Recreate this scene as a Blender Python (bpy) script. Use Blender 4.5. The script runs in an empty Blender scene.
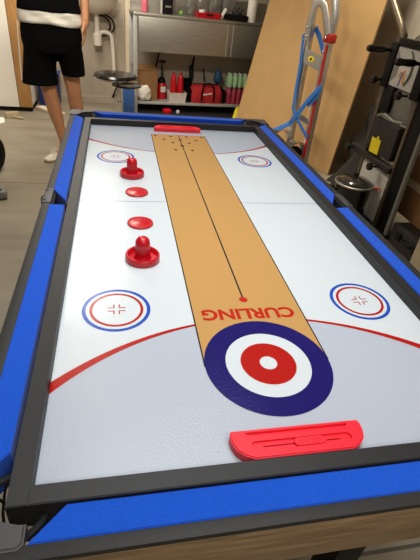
import bpy, bmesh, math, random
from mathutils import Vector, Matrix
PI = math.pi
random.seed(7)
scene = bpy.context.scene
COL = scene.collection
ZP = 0.82                                   # height of the playing panel above the floor

# ------------------------------------------------------------------ materials
def mat(name, col, rough=0.5, metal=0.0, spec=0.5, noise=0.0, nscale=40.0, bump=0.0, bscale=200.0,
        coat=0.0, coat_rough=0.1, alpha=1.0, trans=0.0, stretch=None, col2=None, emit=None, sheen=0.0):
    m = bpy.data.materials.new(name); m.use_nodes = True
    nt = m.node_tree; b = nt.nodes['Principled BSDF']
    b.inputs['Base Color'].default_value = (*col, 1)
    b.inputs['Roughness'].default_value = rough
    b.inputs['Metallic'].default_value = metal
    b.inputs['Specular IOR Level'].default_value = spec
    b.inputs['Coat Weight'].default_value = coat
    b.inputs['Coat Roughness'].default_value = coat_rough
    b.inputs['Alpha'].default_value = alpha
    b.inputs['Transmission Weight'].default_value = trans
    b.inputs['Sheen Weight'].default_value = sheen
    tc = nt.nodes.new('ShaderNodeTexCoord'); mp = nt.nodes.new('ShaderNodeMapping')
    nt.links.new(tc.outputs['Object'], mp.inputs['Vector'])
    if stretch: mp.inputs['Scale'].default_value = stretch
    if noise > 0 or col2:
        n = nt.nodes.new('ShaderNodeTexNoise'); n.inputs['Scale'].default_value = nscale
        n.inputs['Detail'].default_value = 5; n.inputs['Roughness'].default_value = 0.6
        nt.links.new(mp.outputs[0], n.inputs['Vector'])
        r = nt.nodes.new('ShaderNodeValToRGB')
        c2 = col2 if col2 else tuple(min(1, c*(1+noise)) for c in col)
        c1 = col if col2 else tuple(c*(1-noise) for c in col)
        r.color_ramp.elements[0].position = 0.32; r.color_ramp.elements[1].position = 0.68
        r.color_ramp.elements[0].color = (*c1, 1); r.color_ramp.elements[1].color = (*c2, 1)
        nt.links.new(n.outputs['Fac'], r.inputs['Fac']); nt.links.new(r.outputs[0], b.inputs['Base Color'])
    if bump > 0:
        n2 = nt.nodes.new('ShaderNodeTexNoise'); n2.inputs['Scale'].default_value = bscale
        n2.inputs['Detail'].default_value = 3
        nt.links.new(mp.outputs[0], n2.inputs['Vector'])
        bp = nt.nodes.new('ShaderNodeBump'); bp.inputs['Strength'].default_value = bump
        bp.inputs['Distance'].default_value = 0.002
        nt.links.new(n2.outputs['Fac'], bp.inputs['Height']); nt.links.new(bp.outputs[0], b.inputs['Normal'])
        if coat: nt.links.new(bp.outputs[0], b.inputs['Coat Normal'])
    if emit:
        b.inputs['Emission Color'].default_value = (*emit[:3], 1); b.inputs['Emission Strength'].default_value = emit[3]
    return m

def lin(r, g, b):
    f = lambda c: (c/255/12.92) if c/255 <= 0.04045 else ((c/255+0.055)/1.055)**2.4
    return (f(r), f(g), f(b))

M = {}
# printed panel inks share one gloss
def ink(name, rgb): return mat(name, lin(*rgb), 0.14, spec=0.5, bump=0.2, bscale=230)
M['white_ink'] = ink('panel_white', (206, 213, 217)); M['grey_ink'] = ink('panel_grey', (177, 184, 196))
M['red_ink'] = ink('panel_red', (172, 26, 22)); M['blue_ink'] = ink('panel_blue', (28, 76, 176))
M['navy_ink'] = ink('panel_navy', (27, 22, 98)); M['tan_ink'] = ink('panel_tan', (190, 146, 88))
M['dark_ink'] = ink('panel_dark', (46, 40, 44)); M['brown_ink'] = ink('panel_brown', (58, 34, 26))
M['line_ink'] = ink('panel_line', (132, 150, 184)); M['text_ink'] = ink('panel_text', (182, 40, 26))
M['frame'] = mat('frame_laminate', lin(33, 32, 32), 0.5, spec=0.45, noise=0.18, nscale=350, bump=0.15, bscale=500)
M['border'] = mat('border_laminate', lin(42, 41, 40), 0.55, spec=0.35, noise=0.15, nscale=350, bump=0.15, bscale=500)
M['felt'] = mat('blue_felt', lin(18, 80, 194), 0.9, spec=0.2, noise=0.14, nscale=420, bump=0.3, bscale=700, sheen=0.12)
M['cap'] = mat('cap_plastic', lin(66, 65, 64), 0.5, noise=0.05, nscale=200, bump=0.1, bscale=600)
M['black'] = mat('black_plastic', lin(8, 8, 9), 0.55, spec=0.25, noise=0.1, nscale=90)
M['black_soft'] = mat('black_cord', lin(16, 16, 17), 0.8, noise=0.2, nscale=200)
M['black_gloss'] = mat('black_gloss', lin(12, 12, 13), 0.2, noise=0.1, nscale=60)
M['walnut'] = mat('walnut_laminate', lin(112, 91, 66), 0.5, col2=lin(158, 132, 100), nscale=9, stretch=(1.2, 14, 14), bump=0.1, bscale=60)
M['red'] = mat('red_plastic', lin(190, 10, 30), 0.28, spec=0.5, noise=0.04, nscale=80)
M['goal_red'] = mat('goal_red_plastic', lin(238, 32, 52), 0.42, spec=0.45, noise=0.04, nscale=300, bump=0.05, bscale=500)
M['slot'] = mat('slot_shade', lin(90, 10, 18), 0.7, noise=0.1)
M['concrete'] = mat('concrete', lin(120, 111, 96), 0.55, col2=lin(150, 140, 122), nscale=1.6, stretch=(0.7, 2.2, 1), bump=0.1, bscale=60)
M['plaster'] = mat('plaster', lin(206, 198, 182), 0.85, noise=0.06, nscale=14, bump=0.3, bscale=60)
M['tile'] = mat('wall_tile', lin(176, 164, 148), 0.45, noise=0.06, nscale=6, bump=0.05, bscale=20)
M['ceiling'] = mat('ceiling_paint', lin(225, 220, 210), 0.9, noise=0.03, nscale=8)
M['cream'] = mat('cream_paint', lin(226, 212, 184), 0.6, noise=0.05, nscale=10)
M['white_board'] = mat('white_board', lin(246, 241, 230), 0.5, noise=0.02, nscale=6)
M['pine'] = mat('pine_edge', lin(178, 128, 72), 0.6, col2=lin(198, 150, 92), nscale=8, stretch=(8, 8, 1))
M['steel'] = mat('brushed_steel', lin(168, 164, 156), 0.42, metal=0.9, noise=0.12, nscale=5, stretch=(1, 1, 12))
M['alu'] = mat('aluminium', lin(190, 190, 190), 0.35, metal=0.85, noise=0.08, nscale=30)
M['chrome'] = mat('chrome', lin(215, 215, 215), 0.12, metal=1.0, noise=0.03, nscale=30)
M['galv'] = mat('galvanised', lin(180, 180, 178), 0.5, metal=0.5, noise=0.1, nscale=12)
M['mdf'] = mat('fibreboard', lin(196, 158, 106), 0.75, noise=0.05, nscale=3, bump=0.05, bscale=150)
M['cardboard'] = mat('cardboard', lin(134, 97, 58), 0.85, noise=0.1, nscale=9)
M['ceramic'] = mat('white_ceramic', lin(224, 216, 202), 0.2, noise=0.03, nscale=5)
M['pvc'] = mat('white_pvc', lin(222, 214, 200), 0.4, noise=0.05, nscale=10)
M['skin'] = mat('skin', lin(186, 132, 96), 0.55, noise=0.1, nscale=14)
M['hair'] = mat('hair', lin(26, 20, 18), 0.6, noise=0.3, nscale=60)
M['black_cloth'] = mat('black_cloth', lin(5, 5, 6), 0.95, spec=0.12, noise=0.25, nscale=30, bump=0.3, bscale=80)
M['white_cloth'] = mat('white_cloth', lin(224, 220, 210), 0.9, noise=0.05, nscale=30, bump=0.15, bscale=30)
M['shoe'] = mat('white_leather', lin(214, 206, 190), 0.5, noise=0.05, nscale=30)
M['sole'] = mat('gum_sole', lin(150, 126, 96), 0.7, noise=0.08, nscale=30)
M['navy'] = mat('navy_plastic', lin(24, 46, 120), 0.5, noise=0.1, nscale=8)
M['blue'] = mat('blue_plastic', lin(60, 104, 176), 0.45, noise=0.1, nscale=8)
M['strap'] = mat('blue_webbing', lin(40, 108, 190), 0.7, noise=0.15, nscale=120)
M['red_metal'] = mat('red_paint', lin(176, 24, 30), 0.4, noise=0.06, nscale=40)
M['yellow'] = mat('yellow_paper', lin(236, 214, 20), 0.6, noise=0.05, nscale=60)
M['grey_dark'] = mat('dark_grey_paint', lin(30, 28, 26), 0.5, noise=0.08, nscale=20)
M['grey'] = mat('grey_plastic', lin(120, 118, 112), 0.5, noise=0.06, nscale=20)
M['bronze'] = mat('bronze_steel', lin(112, 100, 82), 0.4, metal=0.7, noise=0.08, nscale=30)
M['pale'] = mat('pale_panel', lin(204, 202, 196), 0.5, noise=0.04, nscale=10)
M['grey_cloth'] = mat('charcoal_cloth', lin(42, 38, 34), 0.95, noise=0.15, nscale=10, bump=0.4, bscale=40)
M['glass_lid'] = mat('smoked_glass', lin(46, 44, 42), 0.12, noise=0.02, spec=0.8)
M['orange'] = mat('orange_cable', lin(226, 84, 38), 0.5, noise=0.05, nscale=60)
M['plank'] = mat('pale_plank', lin(176, 160, 128), 0.6, noise=0.08, nscale=8, stretch=(1, 10, 10))
M['film'] = mat('clear_film', lin(150, 146, 142), 0.15, noise=0.5, nscale=14, bump=1.0, bscale=30, alpha=0.42)
M['pink'] = mat('pink_liquid', lin(224, 110, 130), 0.3, noise=0.05, nscale=20)
M['green'] = mat('green_plastic', lin(120, 176, 70), 0.4, noise=0.1, nscale=20)
M['green_pale'] = mat('pale_green_wrap', lin(150, 186, 140), 0.35, noise=0.25, nscale=30)
M['magenta'] = mat('dark_pink_wrap', lin(150, 44, 66), 0.35, noise=0.3, nscale=24)
M['red_cloth'] = mat('red_canvas', lin(168, 22, 26), 0.8, noise=0.15, nscale=20)
M['blue_bag'] = mat('blue_bag', lin(40, 84, 120), 0.6, noise=0.15, nscale=14)
M['tray'] = mat('white_tray', lin(206, 196, 188), 0.5, noise=0.04, nscale=10)
M['purple_ink'] = mat('purple_ink', lin(86, 60, 160), 0.5, noise=0.05)
M['orange_ink'] = mat('orange_ink', lin(222, 140, 60), 0.5, noise=0.1)
M['grey_print'] = mat('grey_print', lin(120, 126, 134), 0.5, noise=0.1)

# ------------------------------------------------------------------ mesh helpers
WORLD = {}
class MB:
    """collects shapes into one bmesh (coordinates in the frame F, default world)"""
    def __init__(self): self.bm = bmesh.new(); self.mats = []
    def mi(self, m):
        if m not in self.mats: self.mats.append(m)
        return self.mats.index(m)
    def _faces(self, before, m):
        if m is None: return
        i = self.mi(m)
        self.bm.faces.ensure_lookup_table()
        for f in self.bm.faces[before:]: f.material_index = i
    def box(self, c, s, rot=None, bevel=0.0, m=None):
        n = len(self.bm.faces)
        X = Matrix.Translation(c) @ (rot.to_4x4() if rot else Matrix()) @ Matrix.Diagonal((*s, 1))
        r = bmesh.ops.create_cube(self.bm, size=1, matrix=X)
        if bevel > 0:
            es = list({e for v in r['verts'] for e in v.link_edges})
            bmesh.ops.bevel(self.bm, geom=es, offset=bevel, segments=2, affect='EDGES', profile=0.6)
        self._faces(n, m); return self
    def prism(self, poly, z0, z1, m=None, T=None):
        n = len(self.bm.faces); T = T or Matrix()
        a = [self.bm.verts.new(T @ Vector((x, y, z0))) for x, y in poly]
        b = [self.bm.verts.new(T @ Vector((x, y, z1))) for x, y in poly]
        k = len(poly)
        self.bm.faces.new(a[::-1]); self.bm.faces.new(b)
        for i in range(k): self.bm.faces.new((a[i], a[(i+1) % k], b[(i+1) % k], b[i]))
        self._faces(n, m); return self
    def flat(self, poly, z, m=None):
        n = len(self.bm.faces)
        self.bm.faces.new([self.bm.verts.new((x, y, z)) for x, y in poly]); self._faces(n, m); return self
    def quadflat(self, outer, inner, z, m=None, closed=True):
        n = len(self.bm.faces)
        a = [self.bm.verts.new((x, y, z)) for x, y in outer]; b = [self.bm.verts.new((x, y, z)) for x, y in inner]
        k = len(a)
        for i in range(k if closed else k-1):
            j = (i+1) % k; self.bm.faces.new((b[i], a[i], a[j], b[j]))
        self._faces(n, m); return self
    def lathe(self, prof, segs=32, T=None, m=None):
        n = len(self.bm.faces); T = T or Matrix(); rings = []
        for r, z in prof:
            if r < 1e-6: rings.append([self.bm.verts.new(T @ Vector((0, 0, z)))])
            else: rings.append([self.bm.verts.new(T @ Vector((r*math.cos(2*PI*i/segs), r*math.sin(2*PI*i/segs), z))) for i in range(segs)])
        for A, B in zip(rings, rings[1:]):
            for i in range(segs):
                j = (i+1) % segs
                if len(A) == 1 and len(B) == 1: continue
                if len(A) == 1: self.bm.faces.new((A[0], B[j], B[i]))
                elif len(B) == 1: self.bm.faces.new((A[i], A[j], B[0]))
                else: self.bm.faces.new((A[i], A[j], B[j], B[i]))
        self._faces(n, m); return self
    def tube(self, pts, r, segs=10, m=None, flat=None, nrm=None):
        """a round tube (or, with flat=(w, t), a ribbon) along pts; r may be a list"""
        n = len(self.bm.faces); P = [Vector(p) for p in pts]; rings = []
        up = Vector((0, 0, 1)); prev = None
        for i, p in enumerate(P):
            d = (P[min(i+1, len(P)-1)] - P[max(i-1, 0)]).normalized()
            if nrm is not None: a = d.cross(nrm).normalized()
            elif prev is None:
                u = up if abs(d.dot(up)) < 0.9 else Vector((1, 0, 0))
                a = d.cross(u).normalized()
            else:
                a = (prev - d*prev.dot(d)).normalized()
            prev = a; b = d.cross(a)
            R = r[i] if isinstance(r, (list, tuple)) else r
            ra, rb = (flat[0]/2, flat[1]/2) if flat else (R, R)
            rings.append([self.bm.verts.new(p + a*ra*math.cos(2*PI*k/segs) + b*rb*math.sin(2*PI*k/segs)) for k in range(segs)])
        for A, B in zip(rings, rings[1:]):
            for i in range(segs):
                j = (i+1) % segs; self.bm.faces.new((A[i], A[j], B[j], B[i]))
        self.bm.faces.new(rings[0][::-1]); self.bm.faces.new(rings[-1])
        self._faces(n, m); return self
    def ball(self, c, s, m=None, sub=3, rot=None):
        n = len(self.bm.faces); s = (s, s, s) if not isinstance(s, tuple) else s
        bmesh.ops.create_icosphere(self.bm, subdivisions=sub, radius=1,
            matrix=Matrix.Translation(c) @ (rot.to_4x4() if rot else Matrix()) @ Matrix.Diagonal((*s, 1)))
        self._faces(n, m); return self
    def loft(self, rings, m=None, cap=True):
        n = len(self.bm.faces)
        R = [[self.bm.verts.new(p) for p in r] for r in rings]; k = len(R[0])
        for A, B in zip(R, R[1:]):
            for i in range(k):
                j = (i+1) % k; self.bm.faces.new((A[i], A[j], B[j], B[i]))
        if cap: self.bm.faces.new(R[0][::-1]); self.bm.faces.new(R[-1])
        self._faces(n, m); return self
    def crumple(self, c, s, amp, seed, sub=4, m=None):
        rnd = random.Random(seed); n0 = len(self.bm.verts)
        self.ball(c, s, m, sub)
        self.bm.verts.ensure_lookup_table()
        dirs = [(Vector((rnd.gauss(0, 1), rnd.gauss(0, 1), rnd.gauss(0, 1))).normalized(), rnd.uniform(3, 9), rnd.uniform(0, 6)) for _ in range(9)]
        C = Vector(c)
        for v in self.bm.verts[n0:]:
            d = v.co - C; q = Vector((d.x/s[0], d.y/s[1], d.z/s[2]))
            k = sum(math.sin(q.dot(a)*f + p) for a, f, p in dirs)/9
            v.co = C + d*(1 + amp*k)
        return self
    def mesh(self, name, smooth=True):
        bmesh.ops.recalc_face_normals(self.bm, faces=self.bm.faces)
        me = bpy.data.meshes.new(name); self.bm.to_mesh(me); self.bm.free()
        for m in self.mats: me.materials.append(m)
        if smooth:
            me.polygons.foreach_set('use_smooth', [True]*len(me.polygons))
            me.set_sharp_from_angle(angle=math.radians(32))
        return me
    def build(self, name, m=None, parent=None, F=None, smooth=True, loc=None):
        """F: frame of the coordinates. Child: re-expressed in the parent's frame. Top level: origin at loc."""
        F = F or Matrix()
        if m is not None and not self.mats: self.mats.append(m)
        inv = WORLD[parent].inverted() if parent else Matrix.Translation(-Vector(loc)) if loc else Matrix()
        bmesh.ops.transform(self.bm, matrix=inv @ F, verts=self.bm.verts)
        o = bpy.data.objects.new(name, self.mesh(name, smooth)); COL.objects.link(o)
        if parent: o.parent = parent; WORLD[o] = WORLD[parent]
        else:
            o.location = loc or (0, 0, 0); WORLD[o] = Matrix.Translation(loc or (0, 0, 0))
        return o

def tag(o, label, cat, group=None):
    o['label'] = label; o['category'] = cat
    if group: o['group'] = group
    return o
def thing(name, label, cat, loc=(0, 0, 0), rz=0, group=None):
    o = bpy.data.objects.new(name, None); COL.objects.link(o); o.empty_display_size = 0.1
    o.location = loc; o.rotation_euler = (0, 0, rz)
    WORLD[o] = Matrix.Translation(loc) @ Matrix.Rotation(rz, 4, 'Z')
    return tag(o, label, cat, group)
def struct(o): o['kind'] = 'structure'; return o
def dup(root, loc, rz, label):
    r = root.copy(); COL.objects.link(r); r.location = loc; r.rotation_euler = (0, 0, rz); r['label'] = label
    for ch in list(root.children):
        c = ch.copy(); COL.objects.link(c); c.parent = r
        for g in ch.children:
            d = g.copy(); COL.objects.link(d); d.parent = c
    return r
def bake(o, *mods):
    """apply modifiers given as (type, dict) to the object's mesh"""
    for t, kw in mods:
        md = o.modifiers.new(t.lower(), t)
        for k, v in kw.items(): setattr(md, k, v)
    dg = bpy.context.evaluated_depsgraph_get(); dg.update()
    me = bpy.data.meshes.new_from_object(o.evaluated_get(dg))
    ms = [s for s in o.data.materials]
    o.modifiers.clear(); old = o.data; o.data = me; me.name = o.name
    if not me.materials:
        for m in ms: me.materials.append(m)
    me.polygons.foreach_set('use_smooth', [True]*len(me.polygons))
    bpy.data.meshes.remove(old); return o
def circle(cx, cy, r, n=72, a0=0, a1=2*PI, full=True):
    k = n if full else n-1
    return [(cx + r*math.cos(a0+(a1-a0)*i/k), cy + r*math.sin(a0+(a1-a0)*i/k)) for i in range(n)]
def ell(c, a, b, n=28, tilt=0.0, yaw=0.0):
    """horizontal ellipse ring at c"""
    ca, sa = math.cos(yaw), math.sin(yaw)
    out = []
    for i in range(n):
        t = 2*PI*i/n; x, y = a*math.cos(t), b*math.sin(t)
        out.append((c[0]+x*ca-y*sa, c[1]+x*sa+y*ca, c[2]+tilt*y))
    return out
def text_mesh(body, size, bold=0.0):
    cu = bpy.data.curves.new('lettering', 'FONT'); cu.body = body; cu.size = size; cu.align_x = 'CENTER'; cu.offset = bold
    o = bpy.data.objects.new('lettering', cu); COL.objects.link(o)
    dg = bpy.context.evaluated_depsgraph_get(); dg.update()
    me = bpy.data.meshes.new_from_object(o.evaluated_get(dg))
    V = [v.co.copy() for v in me.vertices]; Fc = [list(p.vertices) for p in me.polygons]
    bpy.data.objects.remove(o); bpy.data.curves.remove(cu); bpy.data.meshes.remove(me)
    return V, Fc

# ------------------------------------------------------------------ room
F5 = Matrix.Translation((-.05, 4.5, 0)) @ Matrix.Rotation(math.radians(5), 4, 'Z')     # frame of the rear wall and bench

def floor_material():
    m = M['concrete']; nt = m.node_tree; b = nt.nodes['Principled BSDF']
    # saw-cut joints every 1.9 m across the slab and a fine speckle
    tc = nt.nodes.new('ShaderNodeTexCoord'); sp = nt.nodes.new('ShaderNodeSeparateXYZ'); nt.links.new(tc.outputs['Object'], sp.inputs[0])
    def joint(out, off, per):
        a = nt.nodes.new('ShaderNodeMath'); a.operation = 'ADD'; a.inputs[1].default_value = off; nt.links.new(out, a.inputs[0])
        q = nt.nodes.new('ShaderNodeMath'); q.operation = 'PINGPONG'; q.inputs[1].default_value = per; nt.links.new(a.outputs[0], q.inputs[0])
        l = nt.nodes.new('ShaderNodeMath'); l.operation = 'LESS_THAN'; l.inputs[1].default_value = 0.006; nt.links.new(q.outputs[0], l.inputs[0])
        return l.outputs[0]
    j = joint(sp.outputs['Y'], -2.176, 1.45)
    mx = nt.nodes.new('ShaderNodeMix'); mx.data_type = 'RGBA'
    src = b.inputs['Base Color'].links[0].from_socket
    nt.links.new(j, mx.inputs['Factor']); nt.links.new(src, mx.inputs['A']); mx.inputs['B'].default_value = (*lin(84, 78, 68), 1)
    nt.links.new(mx.outputs['Result'], b.inputs['Base Color'])
floor_material()
struct(MB().box((0, 1.2, -.05), (6.4, 8.4, .1)).build('floor', M['concrete']))
struct(MB().box((0, 1.2, 2.75), (6.4, 8.4, .1)).build('ceiling', M['ceiling']))
def tile_material():
    m = M['tile']; nt = m.node_tree; b = nt.nodes['Principled BSDF']
    tc = nt.nodes.new('ShaderNodeTexCoord'); br = nt.nodes.new('ShaderNodeTexBrick')
    mp = nt.nodes.new('ShaderNodeMapping'); mp.inputs['Rotation'].default_value = (PI/2, 0, 0)
    nt.links.new(tc.outputs['Object'], mp.inputs['Vector']); nt.links.new(mp.outputs[0], br.inputs['Vector'])
    br.offset = 0; br.inputs['Scale'].default_value = 1; br.inputs['Brick Width'].default_value = .6; br.inputs['Row Height'].default_value = .3
    br.inputs['Mortar Size'].default_value = .004
    src = b.inputs['Base Color'].links[0].from_socket
    nt.links.new(src, br.inputs['Color1']); nt.links.new(src, br.inputs['Color2']); br.inputs['Mortar'].default_value = (*lin(168, 156, 140), 1)
    nt.links.new(br.outputs['Color'], b.inputs['Base Color'])
tile_material()
struct(MB().box((-.1, .55, 1.35), (6.6, .1, 2.8)).build('wall_back', M['tile'], F=F5))
struct(MB().box((2.2, 1.2, 1.35), (.1, 8.4, 2.8)).build('wall_right', M['plaster']))
struct(MB().box((-3.15, 1.2, 1.35), (.1, 8.4, 2.8)).build('wall_left', M['plaster']))
struct(MB().box((0, -2.95, 1.35), (6.4, .1, 2.8)).build('wall_front', M['plaster']))
struct(MB().box((-1.6, .485, .04), (3.2, .03, .08)).build('baseboard_back', M['tile'], F=F5))
struct(MB().box((-.045, .46, 1.35), (.06, .08, 2.7), bevel=.004).build('trim_1', M['cream'], F=F5))
struct(MB().box((-1.05, 4.30, .02), (.40, .10, .04), rot=Matrix.Rotation(math.radians(-45), 3, 'Z'), bevel=.005).build('trim_2', M['cream']))

# ------------------------------------------------------------------ pool table
YC, HX, HY = .06, .500, 1.0355
T = thing('pool_table', 'blue-felt pool table with grey border and walnut apron under the white hockey board', 'pool table', (0, YC, 0))
Z = lambda d: ZP + d
# aprons
for s in (-1, 1):
    MB().box((0, YC+s*(HY-.014), Z(-.040)), (2*HX, .028, .100), bevel=.002).build('apron', M['walnut'], T)
    a = MB().box((0, 0, 0), (2*(HY-.029), .028, .100), bevel=.002)
    o = a.build('apron', M['walnut'], T, F=Matrix.Translation((s*(HX-.014), YC, Z(-.040))) @ Matrix.Rotation(PI/2, 4, 'Z'))
# top borders
for s in (-1, 1):
    MB().box((0, YC+s*(HY-.00925), Z(.0160)), (2*HX, .0185, .011), bevel=.002).build('rail_border', M['border'], T)
    MB().box((s*(HX-.0114), YC, Z(.0160)), (.0228, 2*(HY-.0187), .011), bevel=.002).build('rail_border', M['border'], T)
# six cloth rails
xo, xi, yo, yi = .4775, .4355, HY-.0187, HY-.0628
pk = .055
rails = []
for s in (-1, 1):
    rails.append([(-.395, YC+s*yo), (.395, YC+s*yo), (.352, YC+s*yi), (-.352, YC+s*yi)])
    for t in (-1, 1):
        oy, iy = (.102, .022) if t > 0 else (-.006, -.010)
        rails.append([(s*xo, oy), (s*xo, YC+t*(yo-.085)), (s*xi, YC+t*(yo-.128)), (s*xi, iy)])
for q in rails:
    b = MB().prism(q, Z(-.045), Z(.022))
    es = [e for e in b.bm.edges if all(v.co.z > Z(.01) for v in e.verts)]
    bmesh.ops.bevel(b.bm, geom=es, offset=.0015, segments=2, affect='EDGES')
    b.build('rail_cushion', M['felt'], T)
# slate bed with clipped corners
c = .10
bx, by = .43, HY-.075
MB().prism([(-bx+c, YC-by), (bx-c, YC-by), (bx, YC-by+c), (bx, YC+by-c), (bx-c, YC+by), (-bx+c, YC+by), (-bx, YC+by-c), (-bx, YC-by+c)],
           Z(-.075), Z(-.055)).build('bed', M['felt'], T)
# corner caps and pocket nets
for sx in (-1, 1):
    for sy in (-1, 1):
        poly = [(-.502, -1.018), (-.494, -1.0245), (-.404, -1.023), (-.398, -1.017), (-.398, -.993), (-.425, -.992), (-.446, -.978), (-.458, -.958), (-.463, -.93), (-.490, -.93), (-.502, -.938)]
        P = [(-sx*x if sx > 0 else x, YC + (y if sy < 0 else -y)) for x, y in poly]
        b = MB().prism(P, Z(-.03), Z(.0255))
        es = [e for e in b.bm.edges if all(v.co.z > Z(.01) for v in e.verts)]
        bmesh.ops.bevel(b.bm, geom=es, offset=.003, segments=3, affect='EDGES')
        cap = b.build('corner_cap', M['cap'], T)
        cx, cy = sx*.452, YC + sy*.985
        MB().prism([(cx+.006*math.cos(a), cy+.004*math.sin(a)) for a in (0, 1.0, 2.1, 3.1, 4.2, 5.2)], Z(.025), Z(.0262)) \
            .build('triangle_emblem', M['border'], cap)
        MB().box((sx*.449, YC+sy*1.012, Z(.0258)), (.012, .003, .0012)).build('bar_emblem', M['black'], cap)
        net = MB(); px, py = sx*.425, YC + sy*.955
        for k in range(10):
            a = 2*PI*k/10; r0, r1 = .046, .034
            net.tube([(px+r0*math.cos(a+d*.9)*(1-.25*h), py+r0*math.sin(a+d*.9)*(1-.25*h), Z(-.005-.10*h)) for d, h in ((0, 0), (.25, .3), (.5, .6), (.75, 1))], .0022, 6)
            net.tube([(px+r0*math.cos(a-d*.9)*(1-.25*h), py+r0*math.sin(a-d*.9)*(1-.25*h), Z(-.005-.10*h)) for d, h in ((0, 0), (.25, .3), (.5, .6), (.75, 1))], .0022, 6)
        net.tube([(px+.046*math.cos(2*PI*i/24), py+.046*math.sin(2*PI*i/24), Z(-.006)) for i in range(25)], .006, 8)
        net.tube([(px+.034*math.cos(2*PI*i/24), py+.034*math.sin(2*PI*i/24), Z(-.105)) for i in range(25)], .003, 6)
        net.build('pocket_net', M['black_soft'], T)
for sx in (-1, 1):
    x0, x1 = sx*.504, sx*.474
    b = MB().box((sx*.4885, .054, Z(.018)), (.026, .104, .012), bevel=.003)
    cap = b.build('side_cap', M['cap'], T)
    for t in (-1, 1): MB().lathe([(0, .0012), (.0035, .001), (.004, 0)], 12, Matrix.Translation((sx*.494, .054+t*.035, Z(.024)))).build('screw', M['black'], cap)
    px = sx*.457
    pocket = MB().lathe([(.040, .004), (.046, .012), (.0535, .014), (.0535, -.02), (.044, -.10), (.0, -.105), (0, -.095), (.040, -.09), (.040, .004)], 28, Matrix.Translation((px, .052, Z(0))))
    pocket.box((sx*.4735, .048, Z(-.016)), (.008, .108, .060))
    pocket.build('pocket_cup', M['black_soft'], T)
for sy in (-1, 1):
    for sx in (-1, 1):
        MB().box((sx*.2, YC+sy*.90, (ZP-.09)/2), (.065, .06, ZP-.09), bevel=.004).build('leg', M['black'], T)
    MB().box((0, YC+sy*.90, .02), (.9, .07, .04), bevel=.006).build('foot_bar', M['black'], T)
    MB().box((0, YC+sy*.90, .45), (.334, .03, .05), bevel=.004).build('stretcher', M['black'], T)

# ------------------------------------------------------------------ hockey and curling board lying in the table
B = thing('hockey_board', 'white printed hockey and curling board with black frame on the pool table', 'game board', (0, .017, ZP))
X1, Y0, Y1, FW = .427, -.911, .944, .027
top, bot = .0267, -.026
def miter(a, b2, c2, d): return MB().prism([a, b2, c2, d], Z(bot), Z(top))
def fbuild(q):
    b = MB().prism(q, Z(bot), Z(top))
    es = [e for e in b.bm.edges if all(v.co.z > Z(top)-.001 for v in e.verts)]
    bmesh.ops.bevel(b.bm, geom=es, offset=.0012, segments=2, affect='EDGES')
    b.build('frame_rail', M['frame'], B)
xi2, yi0, yi1 = X1-FW, Y0+FW, Y1-FW
fbuild([(-X1, Y0), (X1, Y0), (xi2, yi0), (-xi2, yi0)]) if False else None
fbuild([(-xi2+.0003, Y0), (xi2-.0003, Y0), (xi2-.0003, yi0), (-xi2+.0003, yi0)])
fbuild([(-xi2+.0003, yi1), (xi2-.0003, yi1), (xi2-.0003, Y1), (-xi2+.0003, Y1)])
fbuild([(-X1, Y0), (-xi2, Y0), (-xi2, Y1), (-X1, Y1)])
fbuild([(xi2, Y0), (X1, Y0), (X1, Y1), (xi2, Y1)])

p = MB()
xw, yn, yf = xi2-.0002, yi0+.0002, yi1-.0002
p.box((0, (yn+yf)/2, -.004), (2*xw, yf-yn, .008), m=M['white_ink'])
L1, L2, L3, L4, L5, L6 = .0002, .0004, .0006, .0008, .001, .0012
def zone(cy, r, cyo, ro, sgn, yend):
    n = 60
    a = math.asin(xw/r); arc = [(r*math.sin(-a+2*a*i/(n-1)), cy - sgn*(-r*math.cos(-a+2*a*i/(n-1)))) for i in range(n)]
    # sgn +1: arc bulges to +y from a centre at the near end
    p.flat(arc + [(xw, yend), (-xw, yend)], L1, M['grey_ink'])
    ao = math.asin(xw/ro); arco = [(ro*math.sin(-ao+2*ao*i/(n-1)), cyo + sgn*ro*math.cos(-ao+2*ao*i/(n-1))) for i in range(n)]
    arco = [(x, y) for (x, y) in arco]
    p.quadflat(arco, arc, L2, M['red_ink'], closed=False)
zone(-1.089, .552, -1.1407, .609, 1, yn)
zone(1.126, .5785, 1.17, .626, -1, yf)
p.flat([(-xw, .0645), (xw, .0645), (xw, .0675), (-xw, .0675)], L2, M['line_ink'])
R = .1254
p.flat([(-R, -.67), (R, -.67), (R, .807), (-R, .807)], L3, M['tan_ink'])
for s in (-1, 1): p.flat([(s*R-.0015, -.67), (s*R+.0015, -.67), (s*R+.0015, .808), (s*R-.0015, .808)], L4, M['dark_ink'])
p.flat([(-R, .8055), (R, .8055), (R, .8085), (-R, .8085)], L4, M['dark_ink'])
p.flat([(-.0021, -.46), (.0021, -.46), (.0021, .807), (-.0021, .807)], L4, M['dark_ink'])
p.flat(circle(0, -.467, .0098, 32), L5, M['text_ink'])
p.flat(circle(0, -.67, R, 96), L4, M['navy_ink'])
p.flat(circle(0, -.67, .0841, 96), L5, M['white_ink'])
p.flat(circle(0, -.67, .0548, 72), L6, M['red_ink'])
p.flat(circle(0, -.67, .0171, 48), L6+.0002, M['white_ink'])
for y, xs in ((.785, (-.108, -.036, .036, .108)), (.736, (-.0725, 0, .0725)), (.693, (-.0365, .0365)), (.651, (0,)), (.593, (-.0365, .0365))):
    for x in xs: p.flat(circle(x, y, .0090 if x == 0 else .0072, 20), L5, M['brown_ink'])
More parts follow.
